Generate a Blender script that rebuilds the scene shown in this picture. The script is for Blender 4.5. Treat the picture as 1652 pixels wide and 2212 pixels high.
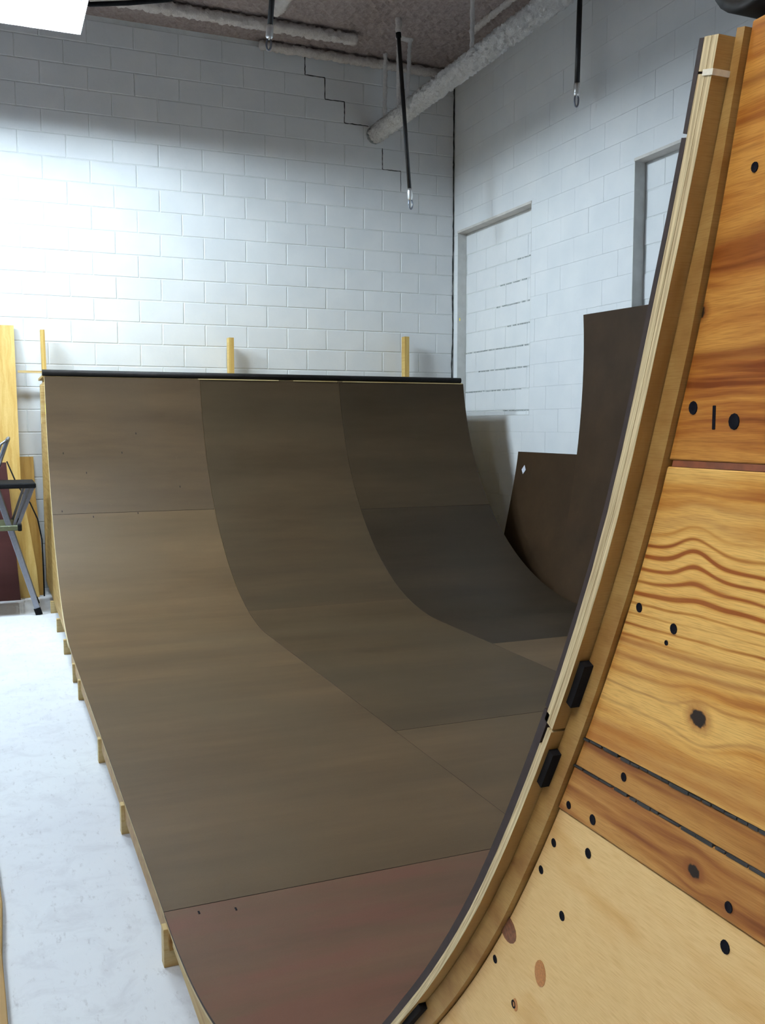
import bpy, bmesh, math, random
from mathutils import Vector, Matrix
random.seed(7)
for o in list(bpy.data.objects): bpy.data.objects.remove(o)
SC = bpy.context.scene
COL = SC.collection

# ------------------------------------------------------------------ camera
cam_d = bpy.data.cameras.new('camera'); cam = bpy.data.objects.new('camera', cam_d); COL.objects.link(cam)
RIGHT = Vector((0.92465054, -0.38081589, -0.00079153))
UP = Vector((0.03548474, 0.08408986, 0.99582615))
FWD = Vector((0.37915987, 0.92081928, -0.09126688))
CAMPOS = Vector((-4.56876, -9.11431, 1.48393))
cam.matrix_world = Matrix(((RIGHT.x, UP.x, -FWD.x, CAMPOS.x), (RIGHT.y, UP.y, -FWD.y, CAMPOS.y),
                           (RIGHT.z, UP.z, -FWD.z, CAMPOS.z), (0, 0, 0, 1)))
cam_d.sensor_fit = 'HORIZONTAL'; cam_d.sensor_width = 36.0; cam_d.lens = 36.0 * 2044.76 / 1652
cam_d.clip_start = 0.02; cam_d.clip_end = 60
SC.camera = cam

# ------------------------------------------------------------------ world, exposure
w = bpy.data.worlds.new('world'); SC.world = w; w.use_nodes = True
w.node_tree.nodes['Background'].inputs[0].default_value = (0.8, 0.85, 1.0, 1)
w.node_tree.nodes['Background'].inputs[1].default_value = 0.0
vs = SC.view_settings
vs.view_transform = 'Standard'; vs.look = 'None'; vs.gamma = 1.0; vs.use_curve_mapping = False
vs.exposure = 0.0
LAMP_COL = (0.77, 0.93, 1.03)
LAMP_PANEL = 420.0        # emission of the tubes of the fixture in view
LAMP_MID = 150.0         # emission of the tubes of the fixture over the floor, out of view
LAMP_LEFT = 560.0        # emission of the tubes of the fixture left of it, out of view
LAMP_SIDE = 88.0         # emission of the tubes of the fixture beside the photographer

# ------------------------------------------------------------------ helpers
def mesh(name, verts, faces, smooth=False):
    me = bpy.data.meshes.new(name); me.from_pydata([tuple(v) for v in verts], [], faces); me.update()
    if smooth:
        for p in me.polygons: p.use_smooth = True
    return me

def link(name, me, mat=None, parent=None):
    o = bpy.data.objects.new(name, me); COL.objects.link(o)
    if mat is not None:
        if not me.materials: me.materials.append(mat)
    if parent is not None:
        o.parent = parent
        o.matrix_parent_inverse = world_of(parent).inverted()
    return o

def world_of(o):
    m = Matrix.Translation(o.location) @ o.rotation_euler.to_matrix().to_4x4()
    if o.parent: return world_of(o.parent) @ o.matrix_parent_inverse @ m
    return m

def tag(o, label, cat, group=None, kind=None):
    o['label'] = label; o['category'] = cat
    if group: o['group'] = group
    if kind: o['kind'] = kind
    return o

def thing(name, label, cat, loc=(0, 0, 0), group=None):
    o = bpy.data.objects.new(name, None); COL.objects.link(o); o.location = loc
    o.empty_display_size = 0.1
    return tag(o, label, cat, group)

class B:
    """collects shapes into one mesh"""
    def __init__(s): s.v = []; s.f = []
    def add(s, v, f):
        n = len(s.v); s.v += [tuple(p) for p in v]; s.f += [tuple(i + n for i in q) for q in f]; return s
    def box(s, x0, x1, y0, y1, z0, z1):
        v = [(x, y, z) for x in (x0, x1) for y in (y0, y1) for z in (z0, z1)]
        return s.add(v, [(0, 1, 3, 2), (4, 6, 7, 5), (0, 4, 5, 1), (2, 3, 7, 6), (0, 2, 6, 4), (1, 5, 7, 3)])
    def obox(s, p, q, wdir, w, t):
        """bar from p to q, width w along wdir, thickness t along the third axis"""
        p = Vector(p); q = Vector(q); d = (q - p).normalized(); a = Vector(wdir); a = (a - d * a.dot(d)).normalized()
        b = d.cross(a); v = []
        for e in (p, q):
            for i, j in ((-1, -1), (1, -1), (1, 1), (-1, 1)): v.append(e + a * i * w / 2 + b * j * t / 2)
        return s.add(v, [(0, 1, 2, 3), (7, 6, 5, 4), (0, 4, 5, 1), (1, 5, 6, 2), (2, 6, 7, 3), (3, 7, 4, 0)])
    def tube(s, pts, r, n=12, caps=True, radii=None):
        pts = [Vector(p) for p in pts]; rings = []
        up = Vector((0, 0, 1)); d0 = (pts[1] - pts[0]).normalized()
        if abs(d0.z) > .9: up = Vector((1, 0, 0))
        a = d0.cross(up).normalized()
        base = len(s.v); v = []; f = []
        for i, p in enumerate(pts):
            if i == 0: d = (pts[1] - p)
            elif i == len(pts) - 1: d = (p - pts[i - 1])
            else: d = (pts[i + 1] - pts[i - 1])
            d.normalize(); a = (a - d * a.dot(d)).normalized(); b = d.cross(a)
            rr = radii[i] if radii else r
            for k in range(n):
                t = 2 * math.pi * k / n; v.append(p + (a * math.cos(t) + b * math.sin(t)) * rr)
        for i in range(len(pts) - 1):
            for k in range(n):
                f.append((i * n + k, i * n + (k + 1) % n, (i + 1) * n + (k + 1) % n, (i + 1) * n + k))
        if caps:
            f.append(tuple(range(n - 1, -1, -1))); f.append(tuple((len(pts) - 1) * n + k for k in range(n)))
        return s.add(v, f)
    def prism(s, poly, axis, a0, a1):
        """poly: 2-D points; axis 'x','y','z' is the extrusion axis"""
        def pt(u, w_, h):
            return {'x': (h, u, w_), 'y': (u, h, w_), 'z': (u, w_, h)}[axis]
        n = len(poly); v = [pt(u, w_, a0) for u, w_ in poly] + [pt(u, w_, a1) for u, w_ in poly]
        f = [tuple(range(n)), tuple(range(2 * n - 1, n - 1, -1))]
        f += [(i, i + n, (i + 1) % n + n, (i + 1) % n) for i in range(n)]
        return s.add(v, f)
    def build(s, name, mat=None, parent=None, smooth=False, bevel=0, fix=True):
        me = mesh(name, s.v, s.f, smooth)
        if fix or bevel:
            bm = bmesh.new(); bm.from_mesh(me)
            bmesh.ops.recalc_face_normals(bm, faces=bm.faces)
            if bevel:
                bmesh.ops.bevel(bm, geom=[e for e in bm.edges if e.is_manifold and e.calc_face_angle(0) > .5], offset=bevel, segments=1, affect='EDGES', clamp_overlap=True)
            bm.to_mesh(me); bm.free()
        return link(name, me, mat, parent)

# ------------------------------------------------------------------ materials
class NT:
    def __init__(s, name):
        s.m = bpy.data.materials.new(name); s.m.use_nodes = True; s.t = s.m.node_tree
        s.b = s.t.nodes['Principled BSDF']
    def n(s, typ, **kw):
        x = s.t.nodes.new(typ)
        for k, v in kw.items(): setattr(x, k, v)
        return x
    def l(s, a, b): s.t.links.new(a, b)
    def val(s, x, sock):
        if hasattr(x, 'type') and hasattr(x, 'is_linked'): s.l(x, sock)
        else: sock.default_value = x
    def math(s, op, a, b=None, c=None, clamp=False):
        x = s.n('ShaderNodeMath', operation=op, use_clamp=clamp)
        s.val(a, x.inputs[0])
        if b is not None: s.val(b, x.inputs[1])
        if c is not None: s.val(c, x.inputs[2])
        return x.outputs[0]
    def coord(s):
        x = s.n('ShaderNodeTexCoord'); return x.outputs['Object']
    def sep(s, v):
        x = s.n('ShaderNodeSeparateXYZ'); s.l(v, x.inputs[0]); return x.outputs
    def comb(s, x_, y_, z_):
        x = s.n('ShaderNodeCombineXYZ')
        for i, q in enumerate((x_, y_, z_)): s.val(q, x.inputs[i])
        return x.outputs[0]
    def mapv(s, v, scale=(1, 1, 1), loc=(0, 0, 0)):
        x = s.n('ShaderNodeMapping'); s.l(v, x.inputs[0]); x.inputs['Scale'].default_value = scale; x.inputs['Location'].default_value = loc
        return x.outputs[0]
    def noise(s, v, scale=5, detail=3, rough=.5, dist=0):
        x = s.n('ShaderNodeTexNoise'); s.l(v, x.inputs['Vector'])
        x.inputs['Scale'].default_value = scale; x.inputs['Detail'].default_value = detail
        x.inputs['Roughness'].default_value = rough; x.inputs['Distortion'].default_value = dist
        return x.outputs[0]
    def ramp(s, f, stops, interp='LINEAR'):
        x = s.n('ShaderNodeValToRGB'); s.l(f, x.inputs[0]); cr = x.color_ramp; cr.interpolation = interp
        while len(cr.elements) < len(stops): cr.elements.new(.5)
        for e, (p, c) in zip(cr.elements, stops):
            e.position = p
            e.color = (c if len(c) == 4 else (*c, 1)) if hasattr(c, '__len__') else (c, c, c, 1)
        return x.outputs[0]
    def mix(s, f, a, b, blend='MIX'):
        x = s.n('ShaderNodeMix', data_type='RGBA', blend_type=blend)
        s.val(f, x.inputs[0])
        for q, i in ((a, 6), (b, 7)):
            if hasattr(q, 'is_linked'): s.l(q, x.inputs[i])
            else: x.inputs[i].default_value = q if len(q) == 4 else (*q, 1)
        return x.outputs[2]
    def bump(s, h, strength=.3, dist=.01):
        x = s.n('ShaderNodeBump'); s.l(h, x.inputs['Height']); x.inputs['Strength'].default_value = strength; x.inputs['Distance'].default_value = dist
        s.l(x.outputs[0], s.b.inputs['Normal'])
    def out(s, col, rough=.6, metal=0, spec=.5):
        if hasattr(col, 'is_linked'): s.l(col, s.b.inputs['Base Color'])
        else: s.b.inputs['Base Color'].default_value = (*col, 1)
        s.val(rough, s.b.inputs['Roughness']); s.b.inputs['Metallic'].default_value = metal
        s.b.inputs['Specular IOR Level'].default_value = spec
        return s.m

def plain(name, col, rough=.6, metal=0, var=.12, scale=30, bump=0, spec=.5):
    t = NT(name); c = t.coord(); n = t.noise(c, scale, 4)
    a = tuple(max(0, v * (1 - var)) for v in col); b = tuple(min(1, v * (1 + var)) for v in col)
    if bump: t.bump(n, bump, .004)
    return t.out(t.ramp(n, [(.3, a), (.7, b)]), rough, metal, spec)

def srgb(r, g, b):
    f = lambda c: (c / 255 / 12.92) if c / 255 <= .04045 else ((c / 255 + .055) / 1.055) ** 2.4
    return (f(r), f(g), f(b))

# painted concrete block
def m_block():
    t = NT('painted_block'); c = t.n('ShaderNodeNewGeometry').outputs['Position']
    oi = t.n('ShaderNodeObjectInfo'); 
    big = t.noise(c, 3, 3); fine = t.noise(c, 160, 3, .7); mid = t.noise(c, 28, 4, .6)
    col = t.mix(t.ramp(big, [(.35, 0), (.7, 1)]), (.71, .725, .745), (.77, .775, .785))
    col = t.mix(t.ramp(mid, [(.62, 0), (.8, .35)]), col, (.60, .61, .60))
    col = t.mix(t.math('MULTIPLY', oi.outputs['Random'], .035), col, (.60, .62, .62))
    h = t.math('ADD', t.math('MULTIPLY', fine, .5), mid)
    t.bump(h, .35, .0025)
    return t.out(col, .55, spec=.35)
M_BLOCK = m_block()
def m_mortar():
    t = NT('painted_mortar'); c = t.coord(); n = t.noise(c, 9, 4, .65)
    col = t.ramp(n, [(.25, (.57, .59, .59)), (.5, (.675, .695, .695)), (.75, (.71, .725, .725))])
    t.bump(t.noise(c, 90, 4), .4, .003)
    return t.out(col, .7)
M_MORTAR = m_mortar()
M_DARKJOINT = plain('open_dark_joint', (.36, .385, .385), .9, var=.5, scale=40)
M_CRACK = plain('crack_dark', (.03, .03, .03), .95, var=.4, scale=60)
M_JAMB = plain('painted_jamb', (.60, .60, .585), .6, var=.07, scale=14, bump=.2)
M_LINTEL = plain('painted_lintel_steel', (.60, .565, .53), .6, var=.08, scale=12)
M_WALLPLAIN = plain('painted_wall_plain', (.15, .145, .14), .6, var=.05, scale=4)

def m_floor():
    t = NT('painted_concrete_floor'); c = t.coord()
    a = t.noise(c, 1.3, 5, .6); b = t.noise(c, 7, 6, .7, .6); d = t.noise(t.mapv(c, (40, 14, 1)), 1, 5, .75)
    col = t.ramp(a, [(.3, (.74, .74, .79)), (.7, (.82, .83, .86))])
    col = t.mix(t.ramp(b, [(.50, 0), (.70, .36)]), col, (.54, .52, .56))
    col = t.mix(t.ramp(d, [(.57, 0), (.72, .6)]), col, (.42, .39, .41))
    t.bump(b, .15, .004)
    return t.out(col, t.math('MULTIPLY_ADD', b, .3, .35), spec=.4)
M_FLOOR = m_floor()

def m_spray(name, lo, hi):
    t = NT(name); c = t.coord(); n = t.noise(c, 26, 6, .75); m = t.noise(c, 4, 3)
    col = t.mix(m, t.ramp(n, [(.3, lo), (.75, hi)]), t.ramp(n, [(.3, tuple(v * .82 for v in lo)), (.75, tuple(v * .9 for v in hi))]))
    t.bump(n, .9, .03)
    return t.out(col, .95, spec=.1)
M_CEIL = m_spray('sprayed_ceiling_coating', (.33, .26, .24), (.54, .45, .43))
M_COAT = m_spray('sprayed_pipe_coating', (.80, .76, .74), (.93, .90, .88))
M_COATBEIGE = m_spray('sprayed_beam_coating', (.74, .66, .62), (.90, .84, .80))

def m_hardboard(name, base, tint, patch=None, spec=.12):
    t = NT(name); c = t.coord(); oi = t.n('ShaderNodeObjectInfo')
    off = t.n('ShaderNodeVectorMath', operation='ADD'); t.l(c, off.inputs[0])
    t.l(t.comb(t.math('MULTIPLY', oi.outputs['Random'], 37), t.math('MULTIPLY', oi.outputs['Random'], 91), 0), off.inputs[1])
    v = off.outputs[0]
    big = t.noise(v, 1.3, 4, .6); band = t.noise(t.mapv(v, (.55, 3.4, 3.4)), 1.0, 3, .5); streak = t.noise(t.mapv(v, (2.5, 16, 16)), 1.2, 4, .6); fine = t.noise(v, 240, 2, .6)
    scuff = t.noise(t.mapv(v, (14, 3, 3)), 2.2, 6, .75)
    lo = tuple(q * .74 for q in base); hi = tuple(q * 1.30 for q in base)
    col = t.ramp(t.math('ADD', t.math('MULTIPLY', band, .75), t.math('MULTIPLY', streak, .25)), [(.32, lo), (.68, hi)])  # broad bands put light and dark of sheet waviness into the colour
    col = t.mix(t.ramp(big, [(.38, 0), (.66, .6)]), col, tint)
    if patch: col = t.mix(t.ramp(t.noise(t.mapv(c, (1.2, 4, 1), (3.1, 2.2, 0)), 1.5, 4, .6), [(.45, 0), (.62, .75)]), col, patch)
    col = t.mix(t.ramp(scuff, [(.66, 0), (.80, .10)]), col, (.26, .21, .17))
    col = t.mix(t.ramp(fine, [(.3, .12), (.6, 0)]), col, tuple(q * .5 for q in base))
    t.bump(t.math('ADD', fine, t.math('MULTIPLY', band, 3)), .05, .004)
    return t.out(col, t.math('MULTIPLY_ADD', big, .20, .36), spec=spec)
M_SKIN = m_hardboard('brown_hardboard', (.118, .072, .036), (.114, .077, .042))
M_SKINSHADE_RIGHT = m_hardboard('shaded_right_hardboard', (.052, .033, .017), (.050, .035, .020))  # darkening toward the ramp's right put into this sheet's brown
M_SKINSHADE_DEEP = m_hardboard('dark_shaded_hardboard', (.035, .0225, .0125), (.033, .024, .0145))  # darker sheet, its brown also holding the right side's shade
M_SKINSHADE_TOP = m_hardboard('shaded_upper_hardboard', (.088, .056, .031), (.085, .058, .036))  # weaker light on the far curve put into the brown
M_SKINSHADE_CENTRE = m_hardboard('shaded_centre_hardboard', (.066, .042, .022), (.064, .045, .025))  # part of the left-to-right light falloff, held in the colour
M_SKINSHADE_MID = m_hardboard('shaded_mid_hardboard', (.078, .049, .0245), (.077, .053, .029))  # middle column's share of the light falloff, painted into the brown
M_SKINRED = m_hardboard('reddish_hardboard', (.140, .075, .044), (.138, .078, .047), (.165, .070, .046))
M_SKINDARK = m_hardboard('dark_brown_hardboard', (.040, .023, .012), (.036, .020, .010))
M_SKINEDGE = plain('hardboard_edge', (.026, .014, .012), .8, var=.25, scale=120)
M_REDSHEET = m_hardboard('dark_red_hardboard', (.070, .026, .024), (.06, .022, .021))

def m_wood(name, light, mid, dark, fz=60, fy=2.2, warp=.010, axis='z', knots=(), waves=(), stripes=None, bias=0, rough=.45, plane='yz', contrast=1.0, mottle=.25, bands=()):
    """wood with grain running along the first axis of plane; layers counted along the second. All in object space."""
    t = NT(name); c = t.coord(); s = t.sep(c); ix = {'x': 0, 'y': 1, 'z': 2}
    u = s[ix[plane[0]]]; v = s[ix[plane[1]]]
    uv = t.comb(u, v, 0)
    wn = t.noise(t.mapv(uv, (5, 16, 1)), 1, 3, .5)
    v2 = t.math('ADD', v, t.math('MULTIPLY', t.math('SUBTRACT', wn, .5), warp * 2))
    kd = None
    def gauss(uc, vc, su, sv):
        du = t.math('DIVIDE', t.math('SUBTRACT', u, uc), su); dv = t.math('DIVIDE', t.math('SUBTRACT', v, vc), sv)
        r2 = t.math('ADD', t.math('MULTIPLY', du, du), t.math('MULTIPLY', dv, dv))
        return t.math('POWER', 2.718, t.math('MULTIPLY', r2, -1)), dv
    for (uc, vc, su, sv, amp) in waves:
        g, dv = gauss(uc, vc, su, sv)
        v2 = t.math('SUBTRACT', v2, t.math('MULTIPLY', g, amp))
    for (uc, vc, r) in knots:
        g, dv = gauss(uc, vc, r * 3.4, r * 2.6)
        v2 = t.math('SUBTRACT', v2, t.math('MULTIPLY', t.math('MULTIPLY', t.math('SUBTRACT', v, vc), .93), g))
    gv = t.comb(t.math('MULTIPLY', u, fy), t.math('MULTIPLY', v2, fz), 0)
    g1 = t.noise(gv, 1, 2, .5)
    gv2 = t.comb(t.math('MULTIPLY', u, fy * 3), t.math('MULTIPLY', v2, fz * 4), 3.3)
    g2 = t.noise(gv2, 1, 3, .6)
    pores = t.noise(t.comb(t.math('MULTIPLY', u, 60), t.math('MULTIPLY', v, 1400), 0), 1, 2, .5)
    g = t.math('ADD', t.math('MULTIPLY', g1, .78), t.math('MULTIPLY', g2, .22))
    if stripes:
        per, z0, z1, amt = stripes
        sn = t.math('SINE', t.math('ADD', t.math('MULTIPLY', v2, 6.2832 / per), t.math('MULTIPLY', wn, 5)))
        inside = t.math('MULTIPLY', t.ramp(t.math('SUBTRACT', v2, z0 - .5), [(.49, 0), (.515, 1)]), t.ramp(t.math('SUBTRACT', v2, z1 - .5), [(.49, 1), (.51, 0)]))
        g = t.math('ADD', g, t.math('MULTIPLY', t.math('MULTIPLY', t.math('POWER', t.math('MULTIPLY_ADD', sn, .5, .5), 3.0), inside), -amt))
        g = t.math('ADD', g, t.math('MULTIPLY', inside, amt * .45))
    g = t.math('ADD', g, bias)
    k = .18 / contrast
    col = t.ramp(g, [(.5 - k * 1.15, dark), (.5 - k * .35, mid), (.5 + k * .6, light)])
    for (zc, wd, amt) in bands:
        q = t.math('DIVIDE', t.math('SUBTRACT', v2, zc), wd)
        q = t.math('POWER', 2.718, t.math('MULTIPLY', t.math('MULTIPLY', q, q), -1))
        col = t.mix(t.math('MULTIPLY', q, t.math('MULTIPLY', amt, t.math('MULTIPLY_ADD', g2, .9, .45)), clamp=True), col, dark)
    mo = t.noise(t.mapv(uv, (14, 26, 1)), 1, 4, .6)
    col = t.mix(t.ramp(mo, [(.45, 0), (.75, mottle)]), col, mid)
    col = t.mix(t.ramp(pores, [(.35, .30), (.55, 0)]), col, dark)
    for (uc, vc, r) in knots:
        du = t.math('DIVIDE', t.math('SUBTRACT', u, uc), r * 1.25); dv = t.math('DIVIDE', t.math('SUBTRACT', v, vc), r)
        d = t.math('SQRT', t.math('ADD', t.math('MULTIPLY', du, du), t.math('MULTIPLY', dv, dv)))
        d = t.math('ADD', d, t.math('MULTIPLY', t.math('SUBTRACT', t.noise(uv, 260, 3), .5), .7))
        col = t.mix(t.ramp(t.math('MULTIPLY', d, .3), [(.20, .85), (.62, 0)]), col, dark)
        col = t.mix(t.ramp(t.math('MULTIPLY', d, .3), [(.24, .97), (.31, 0)]), col, (.012, .008, .006))
    t.bump(g, .12, .002)
    return t.out(col, rough, spec=.18)

# the near side boards, each its own piece of timber
W_TOP = m_wood('fir_orange', (.60, .29, .062), (.40, .150, .025), (.17, .040, .006), fz=62, fy=3.5, warp=.012, knots=[(-8.631, 1.555, .0045)], contrast=1.7, mottle=.3, bands=[(1.685, .004, .7), (1.662, .002, .5), (1.643, .0015, .4), (1.592, .007, .75), (1.578, .003, .6), (1.527, .0035, .9), (1.509, .0015, .4), (1.472, .001, .4)])
W_GOLD = m_wood('fir_golden', (.84, .52, .150), (.62, .30, .060), (.30, .085, .012), fz=46, fy=4, warp=.006,
                knots=[(-8.641, 1.2957, .0062)], waves=[(-8.634, 1.406, .020, .03, .010), (-8.706, 1.303, .05, .04, .010)],
                stripes=(.0085, 1.325, 1.406, .30), bias=.02, contrast=1.35, bands=[(1.440, .0012, .5), (1.430, .004, .45), (1.4165, .005, .35), (1.330, .0032, .8), (1.319, .0026, .75), (1.309, .0015, .5), (1.2985, .0010, .5), (1.284, .0014, .4), (1.262, .007, .6), (1.250, .006, .7)])
W_BROWN = m_wood('fir_brown', (.50, .255, .066), (.37, .16, .036), (.20, .066, .014), fz=60, fy=4, warp=.006, contrast=1.4)
W_BROWN2 = m_wood('fir_brown_knotty', (.54, .285, .080), (.37, .155, .036), (.19, .058, .012), fz=58, fy=4, warp=.008, knots=[(-8.641, 1.193, .0046)], contrast=1.5)
W_PALE = m_wood('birch_pale', (.86, .60, .27), (.76, .48, .180), (.54, .27, .068), fz=22, fy=5, warp=.020, knots=[], waves=[(-8.45, 1.01, .05, .06, .03)], bias=.08, contrast=1.5, mottle=.25)
W_FAR = m_wood('fir_side_far', (.56, .40, .15), (.44, .27, .085), (.30, .15, .04), fz=40, fy=3, warp=.01, contrast=.9)
W_2X4 = m_wood('spruce_lumber', (.66, .52, .27), (.55, .39, .17), (.40, .24, .085), fz=55, fy=3, warp=.006, plane='xz', contrast=.9)
W_POST = m_wood('spruce_post', (.64, .47, .17), (.52, .34, .10), (.36, .19, .05), fz=70, fy=2, warp=.004, plane='zx', contrast=.9)
W_PLYLEAN = m_wood('plywood_yellow', (.70, .50, .19), (.58, .37, .11), (.42, .22, .05), fz=22, fy=1.6, warp=.04, plane='zx', contrast=.9)
W_PLYDARK = m_wood('plywood_amber', (.50, .31, .09), (.40, .225, .055), (.26, .125, .028), fz=26, fy=1.6, warp=.03, plane='zx', contrast=.9)

def m_plyedge(name, yc, zc, light=(.78, .66, .40), dark=(.24, .14, .05), flat=False):
    """plies seen on the cut edge: thin layers that follow the bend of the sheet"""
    t = NT(name); c = t.coord(); s = t.sep(c)
    dy = t.math('SUBTRACT', s[1], yc); dz = t.math('SUBTRACT', s[2], zc)
    r = t.math('SQRT', t.math('ADD', t.math('MULTIPLY', dy, dy), t.math('MULTIPLY', dz, dz)))
    if flat: r = s[2]
    arc = t.math('ARCTAN2', dy, dz) if not flat else s[1]
    n1 = t.noise(t.comb(t.math('MULTIPLY', r, 520), t.math('MULTIPLY', arc, 16), 0), 1, 3, .6)
    n2 = t.noise(t.comb(t.math('MULTIPLY', r, 1500), t.math('MULTIPLY', arc, 60), 5), 1, 2, .6)
    g = t.math('ADD', t.math('MULTIPLY', n1, .7), t.math('MULTIPLY', n2, .3))
    col = t.ramp(g, [(.30, dark), (.45, tuple(.5 * a + .5 * b for a, b in zip(light, dark))), (.60, light)])
    fl = t.noise(t.comb(t.math('MULTIPLY', r, 300), t.math('MULTIPLY', arc, 45), 9), 1, 2, .5)
    col = t.mix(t.ramp(fl, [(.74, 0), (.80, .8)]), col, (.62, .20, .045))
    # the underside of the sheet is the browner face veneer
    return t.out(col, .7, spec=.25)
RAD = 2.05; ZF = 0.13; ZC = ZF + RAD; YCF = -3.25; YCN = -6.65
M_EDGE_N = m_plyedge('ply_edge_near', YCN, ZC)
M_EDGE_F = m_plyedge('ply_edge_far', YCF, ZC, light=(.82, .70, .44))
M_EDGE_FLAT = m_plyedge('ply_edge_flat', 0, 0, flat=True, light=(.62, .50, .28))
M_UNDER = m_wood('ply_underside', (.50, .33, .125), (.40, .24, .08), (.28, .14, .04), fz=9, fy=40, warp=.01, plane='xz', contrast=.8)
M_STRIP = m_wood('template_strip_wood', (.44, .28, .095), (.35, .195, .058), (.22, .105, .028), fz=26, fy=20, warp=.012, contrast=.9)
M_BLACK = plain('black_steel', (.010, .008, .007), .6, var=.3, scale=60, spec=.15)
M_BLACKMATT = plain('black_rubber', (.007, .007, .008), .8, var=.3, scale=60, spec=.12)
M_ROD = plain('black_rod', (.010, .010, .012), .35, var=.2, scale=30)
M_CHROME = plain('chrome', (.88, .88, .88), .30, .85, var=.05, scale=30)
M_ALU = plain('aluminium', (.30, .32, .38), .38, 1.0, var=.08, scale=60)
M_SCREW = plain('black_screw', (.005, .005, .009), .8, var=.3, scale=300, spec=.1)
M_LITJOINT = plain('painted_lit_joint', (.85, .80, .66), .7, var=.1, scale=200)
M_HOUSE = plain('white_enamel', (.75, .76, .77), .4, var=.03, scale=20)
M_STICKER = plain('sticker_white', (.62, .64, .72), .5, var=.15, scale=120)
M_YELLOW = plain('yellow_marker', (.85, .68, .05), .6, var=.1, scale=60)
M_OLIVE = plain('olive_tread', (.11, .12, .06), .6, var=.15, scale=60)
M_ORANGEPATCH = plain('orange_plug', (.48, .20, .055), .6, var=.25, scale=500)
M_BROWNPATCH = plain('brown_knot_plug', (.20, .075, .028), .6, var=.35, scale=300)
def m_emit(name, col, s):
    t = NT(name); t.b.inputs['Base Color'].default_value = (.9, .9, .9, 1)
    t.b.inputs['Emission Color'].default_value = (*col, 1); t.b.inputs['Emission Strength'].default_value = s
    n = t.noise(t.coord(), 3, 1); return t.m
M_TUBE1 = m_emit('tube_glow', LAMP_COL, LAMP_PANEL)
M_TUBE4 = m_emit('tube_glow_middle', LAMP_COL, LAMP_MID)
M_TUBE3 = m_emit('tube_glow_left', LAMP_COL, LAMP_LEFT)
M_TUBE2 = m_emit('tube_glow_side', (1.0, .955, .90), LAMP_SIDE)

# ------------------------------------------------------------------ room shell
ZCEIL = 5.12; XL = -12.0; YF = -16.0
BW, BH, GAP = .4064, .2032, .008
def structure(o, label, cat='wall'):
    tag(o, label, cat, kind='structure'); return o
floor = structure(B().box(XL - .2, .3, YF - .2, .2, -.12, 0).build('floor', M_FLOOR), 'dirty white painted concrete floor beside the ramp', 'floor')

_block_cache = {}
def block_mesh(w_, h_, mat, b=.0035):
    key = (round(w_, 4), round(h_, 4), b)
    if key in _block_cache: return _block_cache[key]
    d = .03
    v = []
    for (iw, dep) in ((0, d), (0, b), (b, 0)):
        x = w_ / 2 - iw; z = h_ / 2 - iw
        v += [(-x, dep, -z), (x, dep, -z), (x, dep, z), (-x, dep, z)]
    f = [(8, 9, 10, 11)]
    for a in (0, 4):
        for i in range(4): f.append((a + i, a + (i + 1) % 4, a + 4 + (i + 1) % 4, a + 4 + i))
    me = mesh('block', v, f); me.materials.append(mat); _block_cache[key] = me
    return me
def put_block(parent, cx, cy, cz, w_, h_, rotz, jitter=True, bev=.0035):
    o = bpy.data.objects.new('block', block_mesh(w_, h_, M_BLOCK, bev)); COL.objects.link(o); o.parent = parent
    o.matrix_parent_inverse = world_of(parent).inverted()
    j = random.uniform(-.0008, .0008) if jitter else 0
    o.location = (cx + (j if rotz else 0), cy + (0 if rotz else j), cz); o.rotation_euler = (0, 0, rotz)
    return o
def stuff_blocks(parent, rects, rotz, plane):
    b = B()
    for (u, z, w_, h_) in rects:
        m = Matrix.Translation((u, plane, z) if not rotz else (plane, u, z)) @ Matrix.Rotation(rotz, 4, 'Z')
        me = block_mesh(w_, h_, M_BLOCK)
        b.add([m @ v.co for v in me.vertices], [tuple(p.vertices) for p in me.polygons])
    o = b.build('block', M_BLOCK, parent, fix=False); o['kind'] = 'stuff'
    return o

# back wall: plane y=0, corner at x=0
wall_back = structure(B().box(XL - .2, .25, .004, .2, 0, ZCEIL + .2).build('wall_back', M_MORTAR), 'white painted concrete block wall behind the ramp')
rest = []
ROWS = 25
for r in range(ROWS):
    z = (r + .5) * BH; off = 0 if r % 2 == 0 else BW / 2
    n = 0
    x1 = 0.0
    edges = [0.0]; x = -off if off else -BW
    while x > XL: edges.append(x); x -= BW
    for a, b_ in zip(edges[:-1], edges[1:]):
        wd = (a - b_) - GAP; c = (a + b_) / 2
        vis = (r >= 9 and c > -4.75) or (r < 9 and -4.75 < c < -4.05)
        if vis: put_block(wall_back, c, 0, z, wd, BH - GAP, 0)
        else: rest.append((c, z, wd, BH - GAP))
stuff_blocks(wall_back, rest, 0, 0)

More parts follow.
